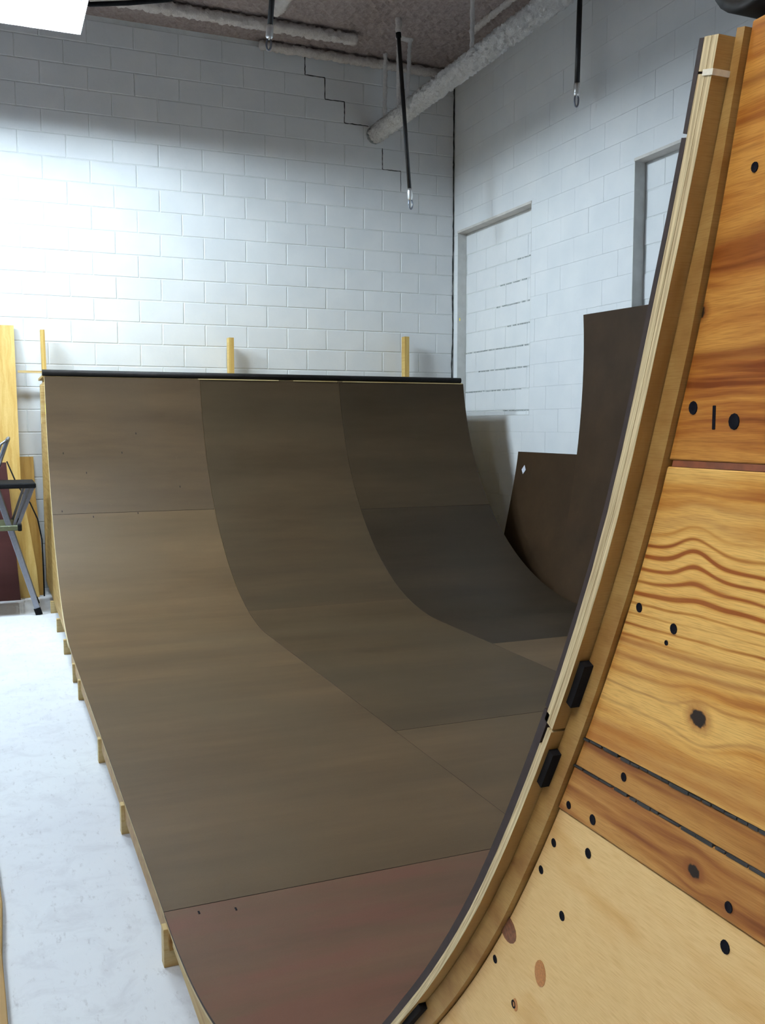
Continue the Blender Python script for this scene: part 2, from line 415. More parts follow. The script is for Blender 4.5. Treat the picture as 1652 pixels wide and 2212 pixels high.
# stepped crack in the back wall and crack down the corner
def strip_y(pts, wds, y):
    v = []; f = []
    for (x, z, nx, nz), wd in zip(pts, wds):
        v += [(x - nx * wd, y, z - nz * wd), (x + nx * wd, y, z + nz * wd)]
    for i in range(len(pts) - 1): f.append((2 * i, 2 * i + 1, 2 * i + 3, 2 * i + 2))
    n = len(v); v += [(a, b + .004, c) for a, b, c in v]
    f += [tuple(i + n for i in reversed(q)) for q in f]
    return v, f
def crack(path, wmin, wmax, y=.0006, step=.025):
    b = B()
    for (p, q) in zip(path[:-1], path[1:]):
        p = Vector(p); q = Vector(q); L = (q - p).length; n = max(2, int(L / step)); d = (q - p) / L; nx, nz = -d.y, d.x
        pts = []; wd = []
        for i in range(n + 1):
            c = p + (q - p) * i / n; j = random.uniform(-.002, .002)
            pts.append((c.x + nx * j, c.y + nz * j, nx, nz)); wd.append(random.uniform(wmin, wmax) / 2)
        b.add(*strip_y(pts, wd, y))
    return b
g = BW / 2
crack([(-8 * g, 5.06), (-8 * g, 4.877), (-7 * g, 4.877), (-7 * g, 4.673), (-6 * g, 4.673), (-6 * g, 4.470), (-.97, 4.470), (-.97, 4.40)], .004, .011).build('crack', M_CRACK, wall_back, fix=False)
crack([(-4 * g, 4.27), (-4 * g, 4.064), (-3 * g, 4.064), (-3 * g, 3.861)], .003, .009).build('crack', M_CRACK, wall_back, fix=False)
crack([(-.010, 4.95), (-.012, 4.2), (-.010, 3.4), (-.018, 2.9), (-.010, 2.5), (-.020, 2.1), (-.018, 1.9)], .006, .016, y=-.0046, step=.04).build('crack', M_CRACK, wall_back, fix=False)
B().tube([(-.900, .003, 4.388), (-.900, -.003, 4.388)], .090, 11).build('pipe_hole', M_DARKJOINT, wall_back)

# right wall: plane x=0, two bricked-up window openings
WIN = [(-1.55, -.085, 1.575, 3.495), (-4.55, -3.03, 1.575, 3.49)]   # y0,y1,z0,z1
def minus(rect, hole):
    y0, y1, z0, z1 = rect; a0, a1, b0, b1 = hole
    if a1 <= y0 or a0 >= y1 or b1 <= z0 or b0 >= z1: return [rect]
    out = []
    if b0 > z0: out.append((y0, y1, z0, b0))
    if b1 < z1: out.append((y0, y1, b1, z1))
    zz0, zz1 = max(z0, b0), min(z1, b1)
    if a0 > y0: out.append((y0, a0, zz0, zz1))
    if a1 < y1: out.append((a1, y1, zz0, zz1))
    return [q for q in out if q[1] - q[0] > .012 and q[3] - q[2] > .012]
slab = [(YF - .2, .0, 0, ZCEIL + .2)]
for h in WIN: slab = [q for s_ in slab for q in minus(s_, h)]
b = B()
for (y0, y1, z0, z1) in slab: b.box(.004, .25, y0, y1, z0, z1)
wall_right = structure(b.build('wall_right', M_MORTAR), 'white painted block wall on the right with two bricked-up openings')
rest = []
for r in range(ROWS):
    z0 = r * BH; off = BW / 2 if r % 2 == 0 else 0
    y = 0.0; edges = [0.0]; yy = -off if off else -BW
    while yy > YF: edges.append(yy); yy -= BW
    for a, b_ in zip(edges[:-1], edges[1:]):
        rects = [(b_ + .0006, a - .0006, z0 + .0006, z0 + BH - .0006)]
        for h in WIN: rects = [q for s_ in rects for q in minus(s_, h)]
        for (y0, y1, za, zb) in rects:
            c = (y0 + y1) / 2; zc = (za + zb) / 2
            if r >= 4 and c > -4.4 and not (c < -2.45 and zc < 2.2): put_block(wall_right, 0, c, zc, y1 - y0, zb - za, -math.pi / 2, True, .0008)
            else: rest.append((c, zc, y1 - y0, zb - za))
stuff_blocks(wall_right, rest, -math.pi / 2, 0)
for k, (y0, y1, z0, z1) in enumerate(WIN):
    wo = structure(B().box(.104, .22, y0 - .0, y1 + .0, z0, z1).build('window_%d' % (k + 1), M_MORTAR),
                   ['bricked-up window opening next to the room corner', 'bricked-up window opening above the tall leaning brown sheet'][k], 'window')
    B().box(.0, .10, y1 - .004, y1, z0, z1).build('jamb', M_JAMB, wo)
    B().box(.0, .10, y0, y0 + .004, z0, z1).build('jamb', M_JAMB, wo)
    B().box(-.006, .10, y0, y1, z1 - .022, z1).build('lintel', M_LINTEL, wo)
    B().box(.0, .10, y0, y1, z0, z0 + .005).build('sill', M_JAMB, wo)
    r = int(z0 / BH)
    dark = B()
    while r * BH < z1:
        off = (BW / 2 if r % 2 == 0 else 0) - .03; yy = y1 + off
        zl = max(r * BH, z0) + GAP / 2; zh = min((r + 1) * BH, z1 - .022) - GAP / 2
        while yy > y0:
            a = min(yy, y1); b_ = max(yy - BW, y0); yy -= BW
            if a - b_ > .03 and zh - zl > .03:
                put_block(wo, .10, (a + b_) / 2, (zl + zh) / 2, a - b_ - GAP * 1.2, zh - zl - .002, -math.pi / 2)
        if k == 0 and r * BH > z0 and r in (8, 9, 10, 11, 12, 13, 14, 15):
            u0, u1 = {8: (.55, .97), 9: (.0, .75), 10: (.2, .95), 11: (.0, 1), 12: (.6, .95), 13: (.45, .92), 14: (.5, .8), 15: (.72, .97)}[r]
            ya = y1 + (y0 - y1) * u0; 
            while ya > y1 + (y0 - y1) * u1:
                L = random.uniform(.03, .12)
                dark.box(.0992, .1035, ya - L * random.uniform(.5, .95), ya, r * BH - random.uniform(.003, .008), r * BH + random.uniform(.003, .008)); ya -= L
        r += 1
    if dark.v: dark.build('open_joint', M_DARKJOINT, wo)
B().box(-.0005, .002, -.15, -.135, 2.57, 2.60).build('paint_spot', M_YELLOW, wall_right)

structure(B().box(XL - .2, XL, YF, .004, 0, ZCEIL).build('wall_left', M_WALLPLAIN), 'dull grey wall on the far left of the room')
structure(B().box(XL, .004, YF - .2, YF, 0, ZCEIL).build('wall_front', M_WALLPLAIN), 'dull grey wall behind the photographer')

# ceiling with lumpy sprayed coating
def ceiling():
    v = []; f = []
    def grid(x0, x1, y0, y1, st, amp):
        nx = max(1, int(round((x1 - x0) / st))); ny = max(1, int(round((y1 - y0) / st))); n0 = len(v)
        for i in range(nx + 1):
            for j in range(ny + 1):
                e = 0 if (i in (0, nx) or j in (0, ny)) else 1
                v.append((x0 + (x1 - x0) * i / nx, y0 + (y1 - y0) * j / ny, ZCEIL + random.uniform(-amp, amp * .3) * e))
        for i in range(nx):
            for j in range(ny):
                a = n0 + i * (ny + 1) + j; f.append((a, a + 1, a + ny + 2, a + ny + 1))
    grid(-5.0, .004, -3.5, .004, .045, .02)
    grid(XL, -5.0, YF, .004, 2.0, 0); grid(-5.0, .004, YF, -3.5, 2.0, 0)
    n = len(v); v.extend([(XL, YF, ZCEIL + .15), (.004, YF, ZCEIL + .15), (.004, .004, ZCEIL + .15), (XL, .004, ZCEIL + .15)]); f.append((n, n + 1, n + 2, n + 3))
    return link('ceiling', mesh('ceiling', v, f), M_CEIL)
structure(ceiling(), 'brownish ceiling with lumpy sprayed coating', 'ceiling')

# ------------------------------------------------------------------ fuzzy coated pipes
def fuzzy(name, p, q, r, mat, parent=None, step=.022, n=22, amp=.22, flat=1.0, closed=True):
    p = Vector(p); q = Vector(q); d = (q - p); L = d.length; d.normalize()
    up = Vector((0, 0, 1)) if abs(d.z) < .9 else Vector((1, 0, 0))
    a = d.cross(up).normalized(); b_ = a.cross(d).normalized(); m = max(3, int(L / step)); v = []; f = []
    for i in range(m + 1):
        for k in range(n):
            t = 2 * math.pi * k / n; rr = r * (1 + random.uniform(-amp, amp))
            if i in (0, m): rr *= .72
            v.append(p + d * (L * i / m) + a * math.cos(t) * rr + b_ * math.sin(t) * rr * flat)
    for i in range(m):
        for k in range(n): f.append((i * n + k, i * n + (k + 1) % n, (i + 1) * n + (k + 1) % n, (i + 1) * n + k))
    f.append(tuple(range(n - 1, -1, -1))); f.append(tuple(m * n + k for k in range(n)))
    bb = B().add(v, f); return bb.build(name, mat, parent, smooth=True)
PX, PZ = -.895, 4.39
pipe = thing('coated_pipe', 'thick pale coated pipe running diagonally in view and entering the back wall', 'pipe', (PX, 0, PZ))
fuzzy('pipe_run', (PX, -.01, PZ), (PX, -5.2, PZ), .080, M_COAT, pipe, step=.016, n=34, amp=.20)
fuzzy('hanger', (-.862, -.2, ZCEIL + .01), (-.872, -.2, PZ + .06), .020, M_COAT, pipe, n=10, amp=.25)
for xx in (-.905, -.785):
    fuzzy('hanger', (xx, -.62, ZCEIL + .02), (xx + (PX - xx) * .35, -.62, PZ + .04), .019, M_COAT, pipe, n=10, amp=.25)
fuzzy('hanger_bar', (-.93, -.62, ZCEIL - .01), (-.76, -.62, ZCEIL - .01), .030, M_COAT, pipe, n=10, amp=.25)
fuzzy('hanger', (-.872, -2.05, ZCEIL + .02), (-.878, -2.05, PZ + .05), .018, M_COAT, pipe, n=10, amp=.25)
tag(fuzzy('coated_beam', (-2.10, -.075, 5.06), (-.12, -.075, 5.055), .042, M_COATBEIGE, n=14, amp=.3), 'short fuzzy coated bar tight against the top of the back wall', 'beam', 'coated bars under the ceiling')
tag(fuzzy('coated_beam', (-4.2, -.56, 5.055), (-1.30, -.56, 5.05), .050, M_COATBEIGE, n=14, amp=.3), 'long fuzzy coated bar under the ceiling ending near the pipe hanger', 'beam', 'coated bars under the ceiling')
tag(fuzzy('coated_beam', (-2.19, -2.9, 5.02), (-2.19, -.93, 5.02), .060, M_COATBEIGE, n=14, amp=.2), 'fuzzy coated bar running toward the camera at the top edge of the view', 'beam', 'coated bars under the ceiling')
tag(fuzzy('coated_beam', (-.34, -2.6, ZCEIL - .02), (-.34, -1.0, ZCEIL - .02), .03, M_COATBEIGE, n=12, amp=.3), 'thin fuzzy coated bar on the ceiling above the diagonal pipe', 'beam', 'coated bars under the ceiling')

# ------------------------------------------------------------------ ceiling lights
def fixture(name, label, x0, x1, y0, y1, zr, mat, cord=False, nt=3):
    t = thing(name, label, 'light', ((x0 + x1) / 2, (y0 + y1) / 2, zr), 'hanging fluorescent fixtures')
    zt = zr + .125; ins = .09
    # open trough: flared sides and closed top
    v = [(x0, y0, zr), (x1, y0, zr), (x1, y1, zr), (x0, y1, zr), (x0 + ins, y0 + .01, zt), (x1 - ins, y0 + .01, zt), (x1 - ins, y1 - .01, zt), (x0 + ins, y1 - .01, zt)]
    o = [(a, b_, c + .004) for a, b_, c in v]
    o = [(a + (.004 if a > (x0 + x1) / 2 else -.004), b_ + (.004 if b_ > (y0 + y1) / 2 else -.004), c) for a, b_, c in o]
    f = [(0, 1, 5, 4), (1, 2, 6, 5), (2, 3, 7, 6), (3, 0, 4, 7), (4, 5, 6, 7)]
    f2 = [tuple(i + 8 for i in reversed(q)) for q in f]
    rim = [(0, 8, 9, 1), (1, 9, 10, 2), (2, 10, 11, 3), (3, 11, 8, 0)]
    B().add(v + o, f + f2 + rim).build('housing', M_HOUSE, t)
    B().box((x0 + x1) / 2 - .06, (x0 + x1) / 2 + .06, y0 + .3, y1 - .3, zt + .004, zt + .05).build('ballast_box', M_HOUSE, t)
    for k in range(nt):
        xx = x0 + (x1 - x0) * (k + .5) / nt; zz = zr + .062 + (.016 if 0 < k < nt - 1 else 0)
        tb = B().tube([(xx, y0 + .05, zz), (xx, y1 - .05, zz)], .019, 10).build('tube', mat, t, smooth=False)
        for e in (y0 + .045, y1 - .045): B().tube([(xx, e - .012, zz), (xx, e + .012, zz)], .021, 10).build('end_cap', M_HOUSE, tb)
    for yy in (y0 + .35, y1 - .35):
        B().tube([((x0 + x1) / 2, yy, zt + .04), ((x0 + x1) / 2, yy, ZCEIL - .01)], .004, 6).build('hanging_chain', M_ALU, t)
    if cord:
        B().tube([(x1 - .12, -2.02, zt), (x1 + .02, -2.08, zr + .02), (x1 + .25, -2.22, zr + .01), (x1 + .50, -2.38, zr + .01), (x1 + .9, -2.6, zr + .15), (x1 + 1.1, -2.7, ZCEIL)], .017, 8).build('power_cord', M_BLACKMATT, t, smooth=True)
    return t
fixture('fluorescent_fixture', 'glaring white fluorescent fixture at the upper left', -5.02, -3.86, -2.20, -1.58, 4.34, M_TUBE1, True, 5)
fixture('fluorescent_fixture', 'fluorescent fixture out of view left of the glaring one', -7.00, -5.84, -2.20, -1.58, 4.34, M_TUBE3, False, 5)
fixture('fluorescent_fixture', 'fluorescent fixture out of view over the floor left of the flat bottom', -7.00, -5.84, -6.70, -6.08, 4.34, M_TUBE4, False, 5)
fixture('fluorescent_fixture', 'fluorescent fixture out of view beside the photographer', -5.95, -5.31, -10.0, -8.78, 3.35, M_TUBE2)

# ------------------------------------------------------------------ black hanging rods
def rod(label, top, bot, r=.020, drop=0):
    top = Vector(top); bot = Vector(bot); d = (bot - top).normalized()
    t = thing('hanging_rod', label, 'rod', tuple(top), 'black rods hanging from the ceiling')
    B().tube([top, bot], r, 14).build('rod', M_ROD, t, smooth=True)
    B().tube([bot - d * .02, bot + d * .0, bot + d * .065, bot + d * .08], r, 14, radii=[r * 1.15, r * 1.32, r * 1.32, r * .85]).build('ferrule', M_CHROME, t, smooth=True)
    c = bot + d * .115; v = []; f = []; n = 20; m = 8
    a = Vector((1, 0, 0)); a = (a - d * a.dot(d)).normalized(); nrm = a.cross(d)
    for i in range(n):
        u = 2 * math.pi * i / n; ctr = c + a * math.cos(u) * .018 + d * math.sin(u) * .046; rad = (a * math.cos(u) + d * math.sin(u) * .5).normalized()
        for k in range(m):
            q = 2 * math.pi * k / m; v.append(ctr + (rad * math.cos(q) + nrm * math.sin(q)) * .0075)
    for i in range(n):
        for k in range(m): f.append((i * m + k, i * m + (k + 1) % m, ((i + 1) % n) * m + (k + 1) % m, ((i + 1) % n) * m + k))
    B().add(v, f).build('eye', M_ALU, t, smooth=True)
    B().tube([top, top + d * .04], r * 1.3, 14).build('collar', M_BLACKMATT, t, smooth=True)
    if drop: fuzzy('bracket', top, top + Vector((0, 0, drop)), .03, M_COATBEIGE, t, n=10, amp=.2)
rod('black rod with metal tip hanging in front of the diagonal pipe', (-1.070, -1.0, 4.985), (-.957, -1.0, 3.615), .0185, .14)
rod('black rod with metal tip hanging nearest the light fixture', (-2.485, -2.0, ZCEIL), (-2.543, -2.0, 4.43), .021)
rod('black rod with metal tip hanging close to the right wall', (-.155, -2.5, ZCEIL), (-.174, -2.5, 4.165), .021)

# ------------------------------------------------------------------ the ramp
RX0, RX1 = -4.17, -.51
CX = [RX0, -2.955, -1.732, RX1]
ZLF, ZLN = 1.865, 1.714                     # lip heights far / near
AF = math.acos((ZC - ZLF) / RAD); AN = math.acos((ZC - ZLN) / RAD)
SF = RAD * AF; SFL = YCF - YCN; SN = RAD * AN; STOT = SF + SFL + SN
DEV = [(0.0, 0.0), (.45, -.004), (.70, -.0075), (.861, -.0075), (.903, -.0045), (.951, -.0015), (.99, .0005), (1.064, .0005), (1.119, .0012), (1.179, .0016), (1.206, .0004), (1.232, -.0018), (1.265, -.0036), (1.345, -.0038), (1.5, -.0038)]
def dev(a):
    """the near curve is not a perfect circle: small radial deviation by angle"""
    for (a0, d0), (a1, d1) in zip(DEV[:-1], DEV[1:]):
        if a <= a1: return d0 + (d1 - d0) * (a - a0) / (a1 - a0)
    return DEV[-1][1]
def prof(s, o=0.0):
    """point (y,z) at arc length s from the far lip; o = depth below the riding surface"""
    if s < SF:
        a = (SF - s) / RAD; return (YCF + (RAD + o) * math.sin(a), ZC - (RAD + o) * math.cos(a))
    if s < SF + SFL: return (YCF - (s - SF), ZF - o)
    a = (s - SF - SFL) / RAD; rr = RAD + o + dev(a); return (YCN - rr * math.sin(a), ZC - rr * math.cos(a))
def s_far(z): return SF - RAD * math.acos((ZC - z) / RAD)
def s_flat(y): return SF + (YCF - y)
def s_near(z): return SF + SFL + RAD * math.acos((ZC - z) / RAD)
ramp = thing('skate_ramp', 'brown hardboard skateboard ramp with plywood sides and steel coping', 'ramp', (-2.34, -4.9, 0))

def layer(name, s0, s1, x0, x1, o0, o1, mats, parent, step=.045):
    """bent sheet between depths o0 and o1; mats = (top, edge, underside)"""
    n = max(1, int((s1 - s0) / step)); v = []; f = []; mi = []
    for i in range(n + 1):
        s = s0 + (s1 - s0) * i / n
        for o in (o0, o1(s) if callable(o1) else o1):
            y, z = prof(s, o); v += [(x0, y, z), (x1, y, z)]
    for i in range(n):
        a = 4 * i; c = a + 4
        f += [(a, a + 1, c + 1, c), (a + 2, c + 2, c + 3, a + 3), (a, c, c + 2, a + 2), (a + 1, a + 3, c + 3, c + 1)]; mi += [0, 2, 1, 1]
    e = 4 * n
    f += [(0, 2, 3, 1), (e, e + 1, e + 3, e + 2)]; mi += [1, 1]
    me = mesh(name, v, f)
    for m in mats: me.materials.append(m)
    for p, k in zip(me.polygons, mi):
        p.material_index = k
        if k in (0, 2): p.use_smooth = True
    bm = bmesh.new(); bm.from_mesh(me); bmesh.ops.recalc_face_normals(bm, faces=bm.faces); bm.to_mesh(me); bm.free()
    me.set_sharp_from_angle(angle=.5)
    o = link(name, me, None, parent)
    return o
def edge_mat(s0, s1):
    m = (s0 + s1) / 2
    return M_EDGE_F if m < SF else (M_EDGE_N if m > SF + SFL else M_EDGE_FLAT)

g = .0012; STRIP_PA = .0115
seams = {0: [0.0, s_far(.825), s_flat(-4.03), s_flat(-6.54), s_near(1.262), s_near(1.660), STOT],
         1: [0.0, s_flat(-2.74) if -2.74 < YCF else s_far(.195), s_flat(-5.34), s_near(.42), s_near(1.62), STOT],
         2: [0.0, s_far(.785), s_flat(-4.02), s_flat(-6.5), s_near(1.25), STOT]}
for c in range(3):
    ss = seams[c]
    for i in range(len(ss) - 1):
        s0, s1 = ss[i] + g, ss[i + 1] - g
        low_near = (c == 0 and s1 > SF + SFL and s1 < s_near(1.30))
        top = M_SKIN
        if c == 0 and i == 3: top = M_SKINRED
        if (c, i) == (1, 1): top = M_SKINSHADE_MID
        if (c, i) == (2, 1): top = M_SKINSHADE_DEEP
        if (c, i) == (1, 0): top = M_SKINSHADE_CENTRE
        if (c, i) == (2, 0): top = M_SKINSHADE_RIGHT
        if (c, i) == (0, 0): top = M_SKINSHADE_TOP
        t0 = 0.0 + (.0006 if (i + c) % 2 else 0)
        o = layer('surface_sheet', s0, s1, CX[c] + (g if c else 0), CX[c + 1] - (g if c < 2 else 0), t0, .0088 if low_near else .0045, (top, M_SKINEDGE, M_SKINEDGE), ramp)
        if top is M_SKINRED: o['label'] = 'reddish brown hardboard sheet nearest the camera'
# plywood underlay, two plies on the upper part
ply = [0.0, s_far(.78), s_flat(-3.9), s_flat(-6.55), s_near(1.252), s_near(1.694), STOT]
for c in range(3):
    for i in range(len(ply) - 1):
        s0, s1 = ply[i], ply[i + 1]
        if i == 4: s0 += .0012
        # split where arcs meet the flat so that the edge grain follows
        cuts = [s0] + [q for q in (SF, SF + SFL) if s0 + .05 < q < s1 - .05] + [s1]
        for a, b_ in zip(cuts[:-1], cuts[1:]):
            two = a >= s_near(1.24) - .02 or b_ <= SF + .01
            layer('underlay_sheet', a + .0008, b_ - .0008, CX[c], CX[c + 1], STRIP_PA, .0172, (M_UNDER, edge_mat(a, b_), M_UNDER), ramp)
            if a >= s_near(1.24) - .02 or b_ <= SF + .01 or (i < 3):
                layer('underlay_sheet', a + .0008, b_ - .0008 if i != 3 else b_, CX[c], CX[c + 1], .0048, .0111, (M_UNDER, edge_mat(a, b_), M_UNDER), ramp)
            elif i == 3:
                layer('underlay_sheet', a + .0008, b_ - .02, CX[c], CX[c + 1], .0090, .0113, (M_UNDER, edge_mat(a, b_), M_UNDER), ramp)
# pale strip painted as the lit joint across the plies near the lip
y_, z_ = prof(s_near(1.694), .0125)
sj = s_near(1.694)
layer('lit_joint', sj - .0020, sj + .0014, RX0 - .0008, RX0 + .0125, .0095, .0186, (M_LITJOINT, M_LITJOINT, M_LITJOINT), ramp, .002)

# curved template strip and side boards (near side); strip is proud of the boards
STRIP_O0 = .0177
def strip_o1(z):
    tab = [(.1, .042), (.95, .040), (1.05, .0385), (1.25, .036), (1.55, .0325), (1.615, .0285), (1.68, .0250), (1.75, .0235)]
    for (z0, a), (z1, b_) in zip(tab[:-1], tab[1:]):
        if z <= z1: return a + (b_ - a) * (z - z0) / (z1 - z0)
    return tab[-1][1]
def ribbon(name, s0, s1, x0, x1, o0, o1, mat, parent): return layer(name, s0, s1, x0, x1, o0, o1, (mat, mat, mat), parent)
layer('template_strip', SF + SFL - .06, STOT + .004, RX0 + .012, RX0 + .040, STRIP_O0, lambda s: strip_o1(prof(s)[1]), (M_STRIP, M_STRIP, M_STRIP), ramp, .02)
# pale curved strip along the left edge of the far curve, rim board along the flat
M_PALESTRIP = m_wood('pale_strip_wood', (.86, .76, .50), (.78, .64, .36), (.60, .44, .20), fz=30, fy=20, warp=.012, contrast=.8)
layer('template_strip', -.01, SF - .25, RX0 - .001, RX0 + .0115, .0178, .046, (M_PALESTRIP, M_PALESTRIP, M_PALESTRIP), ramp)
B().box(RX0 + .0005, RX0 + .018, -6.62, -3.22, .058, .1118).build('rim_board', M_STRIP, ramp)
kick = []
for i in range(25):
    y, z = prof(SF + SFL + .02 + (1.0 - .02) * i / 24, .0180); kick.append((y, z))
B().prism(kick + [(kick[-1][0], .097), (kick[0][0], .097)], 'x', RX0 + .0008, RX0 + .0115).build('kick_board', W_FAR, ramp)
XP = RX0 + .016
YBACK = -9.75
def curve_pts(z0, z1, o, n=24):
    """points on the near curve (offset o) from height z0 up to z1"""
    pts = []
    for i in range(n + 1):
        z = z0 + (z1 - z0) * i / n
        rr = RAD + (strip_o1(z) + .0006 if o is None else o); a = math.acos(max(-1, min(1, (ZC - z) / rr))); rr += dev(a)
        a = math.acos(max(-1, min(1, (ZC - z) / rr))); pts.append((YCN - rr * math.sin(a), z))
    return pts
def side_board(z0, z1, mat, xface, label=None, thick=.016):
    p = curve_pts(z0, z1, None)
    poly = p + [(YBACK, z1), (YBACK, z0)]
    o = B().prism(poly, 'x', xface, xface + thick).build('side_panel', mat, ramp, bevel=.0008)
    if label: o['label'] = label
    return o
zs = .0009
panels = [side_board(1.4589 + .0022, 1.7165, W_TOP, XP, 'orange-brown plywood board at the top of the near side'),
          side_board(1.2430 + zs, 1.4564, W_GOLD, XP, 'golden plywood board with wavy grain and a dark knot'),
          side_board(1.2174 + zs * .8, 1.2430 - zs, W_BROWN, XP + .0006, 'narrow brown board between two dark cracks'),
          side_board(1.1735 + .0012, 1.2174 - zs * .8, W_BROWN2, XP + .0002, 'brown board with a small knot above the pale panel')]
p = curve_pts(.098, 1.1735, None, 60)
pale = B().prism(p + [(YBACK, 1.1735), (YBACK, .098)], 'x', XP + .0022, XP + .018).build('side_panel', W_PALE, ramp, bevel=.0008)
pale['label'] = 'pale plywood panel at the bottom of the near side'
panels.append(pale)
# reddish board edge showing in the joint at 1.458 and the dark backing behind every joint
B().prism(curve_pts(1.20, 1.47, .042) + [(YBACK, 1.47), (YBACK, 1.20)], 'x', XP + .0175, XP + .022).build('backing_board', M_BROWNPATCH, ramp)
B().prism(curve_pts(1.4567, 1.4608, .038, 2) + [(YBACK, 1.4608), (YBACK, 1.4567)], 'x', XP + .0005, XP + .016).build('red_board_edge', plain('red_brown_edge', (.19, .055, .018), .6, var=.3, scale=90), ramp)
# ragged dark crack filler lines in the two cracks
def ragged(z0, parent, amp):
    b_ = B(); y = -8.486
    while y > -9.0:
        L = random.uniform(.006, .02)
        b_.box(XP - .0003, XP + .003, y - L, y, z0 - random.uniform(.0004, amp), z0 + random.uniform(.0004, amp)); y -= L * random.uniform(1.0, 1.25)
    return b_.build('split_line', M_CRACK, parent)
ragged(1.2430, panels[2], .0016); ragged(1.2174, panels[3], .0013)

# black screws in the side boards
SCREWS = [(-8.5787, 1.3568, .0032, 1), (-8.6152, 1.349, .0034, 1), (-8.6083, 1.3381, .0017, 1), (-8.5649, 1.2297, .0031, 2), (-8.4959, 1.1824, .0030, 3), (-8.5285, 1.1833, .0038, 3),
          (-8.4723, 1.141, .0034, 4), (-8.5206, 1.1528, .0038, 4), (-8.4536, 1.1094, .0034, 4), (-8.4861, 1.0848, .0038, 4), (-8.6734, 1.1843, .0034, 3), (-8.6694, 1.1557, .0042, 4),
          (-8.6744, 1.6328, .0028, 0), (-8.628, 1.4948, .0040, 0), (-8.6645, 1.486, .0046, 0), (-8.3767, 0.9882, .0036, 4), (-8.4112, 0.9645, .0036, 4), (-8.2919, 0.9083, .0034, 4)]
for (y, z, r, k) in SCREWS:
    xf = (XP, XP, XP + .0006, XP + .0002, XP + .0022)[k]
    n = 12; v = []; f = []
    for (rr, dx) in ((r, .0002), (r * .94, -.0006), (r * .62, -.0004), (r * .45, -.0002)):
        for i in range(n):
            a = 2 * math.pi * i / n; v.append((xf + dx, y + rr * math.cos(a), z + rr * 1.12 * math.sin(a)))
    for q in range(3):
        for i in range(n): f.append((q * n + i, q * n + (i + 1) % n, (q + 1) * n + (i + 1) % n, (q + 1) * n + i))
    f.append(tuple(3 * n + i for i in range(n)))
    B().add(v, f).build('screw', M_SCREW, panels[k])
B().box(XP - .0004, XP + .003, -8.6485, -8.6455, 1.481, 1.496).build('staple', M_SCREW, panels[0], bevel=.0004)
def patch(y, z, ry, rz, tilt, mat, parent, xf, name):
    n = 16; v = [(xf - .0003, y, z)]; f = []
    for i in range(n):
        a = 2 * math.pi * i / n; cu = math.cos(a) * ry * (.85 + .15 * abs(math.cos(a))); cv = math.sin(a) * rz
        v.append((xf - .0003, y + cu * math.cos(tilt) - cv * math.sin(tilt), z + cu * math.sin(tilt) + cv * math.cos(tilt)))
    m = len(v); v += [(xf + .002, b_, c) for a, b_, c in v[1:]]
    for i in range(n):
        f.append((0, 1 + i, 1 + (i + 1) % n)); f.append((1 + i, m + i, m + (i + 1) % n, 1 + (i + 1) % n))
    B().add(v, f).build(name, mat, parent)
patch(-8.3993, 1.0296, .015, .0125, 0, M_BROWNPATCH, pale, XP + .0022, 'knot')
patch(-8.4545, 1.0177, .0085, .0125, .2, M_ORANGEPATCH, pale, XP + .0022, 'knot')
patch(-8.4141, 0.9655, .004, .006, 0, M_ORANGEPATCH, pale, XP + .0022, 'knot')
# black bars drawn as the dark gaps between the sheets and the strip
for (z0, z1) in ((1.279, 1.315), (1.202, 1.234), (.800, .872)):
    layer('dark_gap', s_near(z0), s_near(z1), RX0 + .004, RX0 + .016, .0172 if z0 > 1 else .006, .0240, (M_BLACKMATT, M_BLACKMATT, M_BLACKMATT), ramp, .008)

# inner templates (ribs) under the near and far curves, out of plain plywood
def rib(x, near):
    if near:
        poly = curve_pts(.098, 1.70, .0225, 40) + [(YBACK, 1.70), (YBACK, .098)]
    else:
        pts = []
        for i in range(41):
            z = .098 + (1.84 - .098) * i / 40; a = math.acos(max(-1, min(1, (ZC - z) / (RAD + .0225)))); pts.append((YCF + (RAD + .0225) * math.sin(a), z))
        poly = pts + [(-.16, 1.84), (-.16, .098)]
    return B().prism(poly, 'x', x, x + .018).build('template', W_FAR, ramp)
for x in (-2.96, -1.74, -.54): rib(x, True)
for x in (RX0 + .012, -2.96, -1.74, -.535): rib(x, False)
# sleepers under the flat and the curves
JY = [-1.25, -2.0, -2.72, -3.45, -3.83, -4.87, -5.66, -6.58, -7.15, -7.75, -8.4, -9.1]
for y in JY:
    hi = .109 if -6.6 < y < -3.3 else .096
    B().box(RX0 - .012, RX1, y - .019, y + .019, 0, hi).build('sleeper', W_2X4, ramp, bevel=.0015)
# coping pipes
def coping(y, z, r, x0, x1, label):
    v = []; f = []; n = 24
    for x, rr in ((x0, r - .006), (x0, r), (x1, r), (x1, r - .006), (x0 + .35, r - .006)):
        for k in range(n):
            a = 2 * math.pi * k / n; v.append((x, y + rr * math.cos(a), z + rr * math.sin(a)))
    for a, b_ in ((0, 1), (1, 2), (2, 3)):
        for k in range(n): f.append((a * n + k, a * n + (k + 1) % n, b_ * n + (k + 1) % n, b_ * n + k))
    for k in range(n): f.append((0 * n + k, 4 * n + k, 4 * n + (k + 1) % n, (k + 1) % n))
    f.append(tuple(4 * n + k for k in range(n))); f.append(tuple(3 * n + k for k in range(n)))
    o = B().add(v, f).build('coping', M_BLACK, ramp, smooth=False)
    for p in o.data.polygons: p.use_smooth = len(p.vertices) == 4
    o['label'] = label
    return o
YLF = prof(0)[0]; YLN = prof(STOT)[0]
coping(YLF + .022, ZLF + .030, .025, RX0 - .015, RX1 - .02, 'dark steel coping pipe on the far lip')
coping(-8.668, 1.7525, .0305, XP - .004, RX1, 'dark steel coping pipe on the near lip')
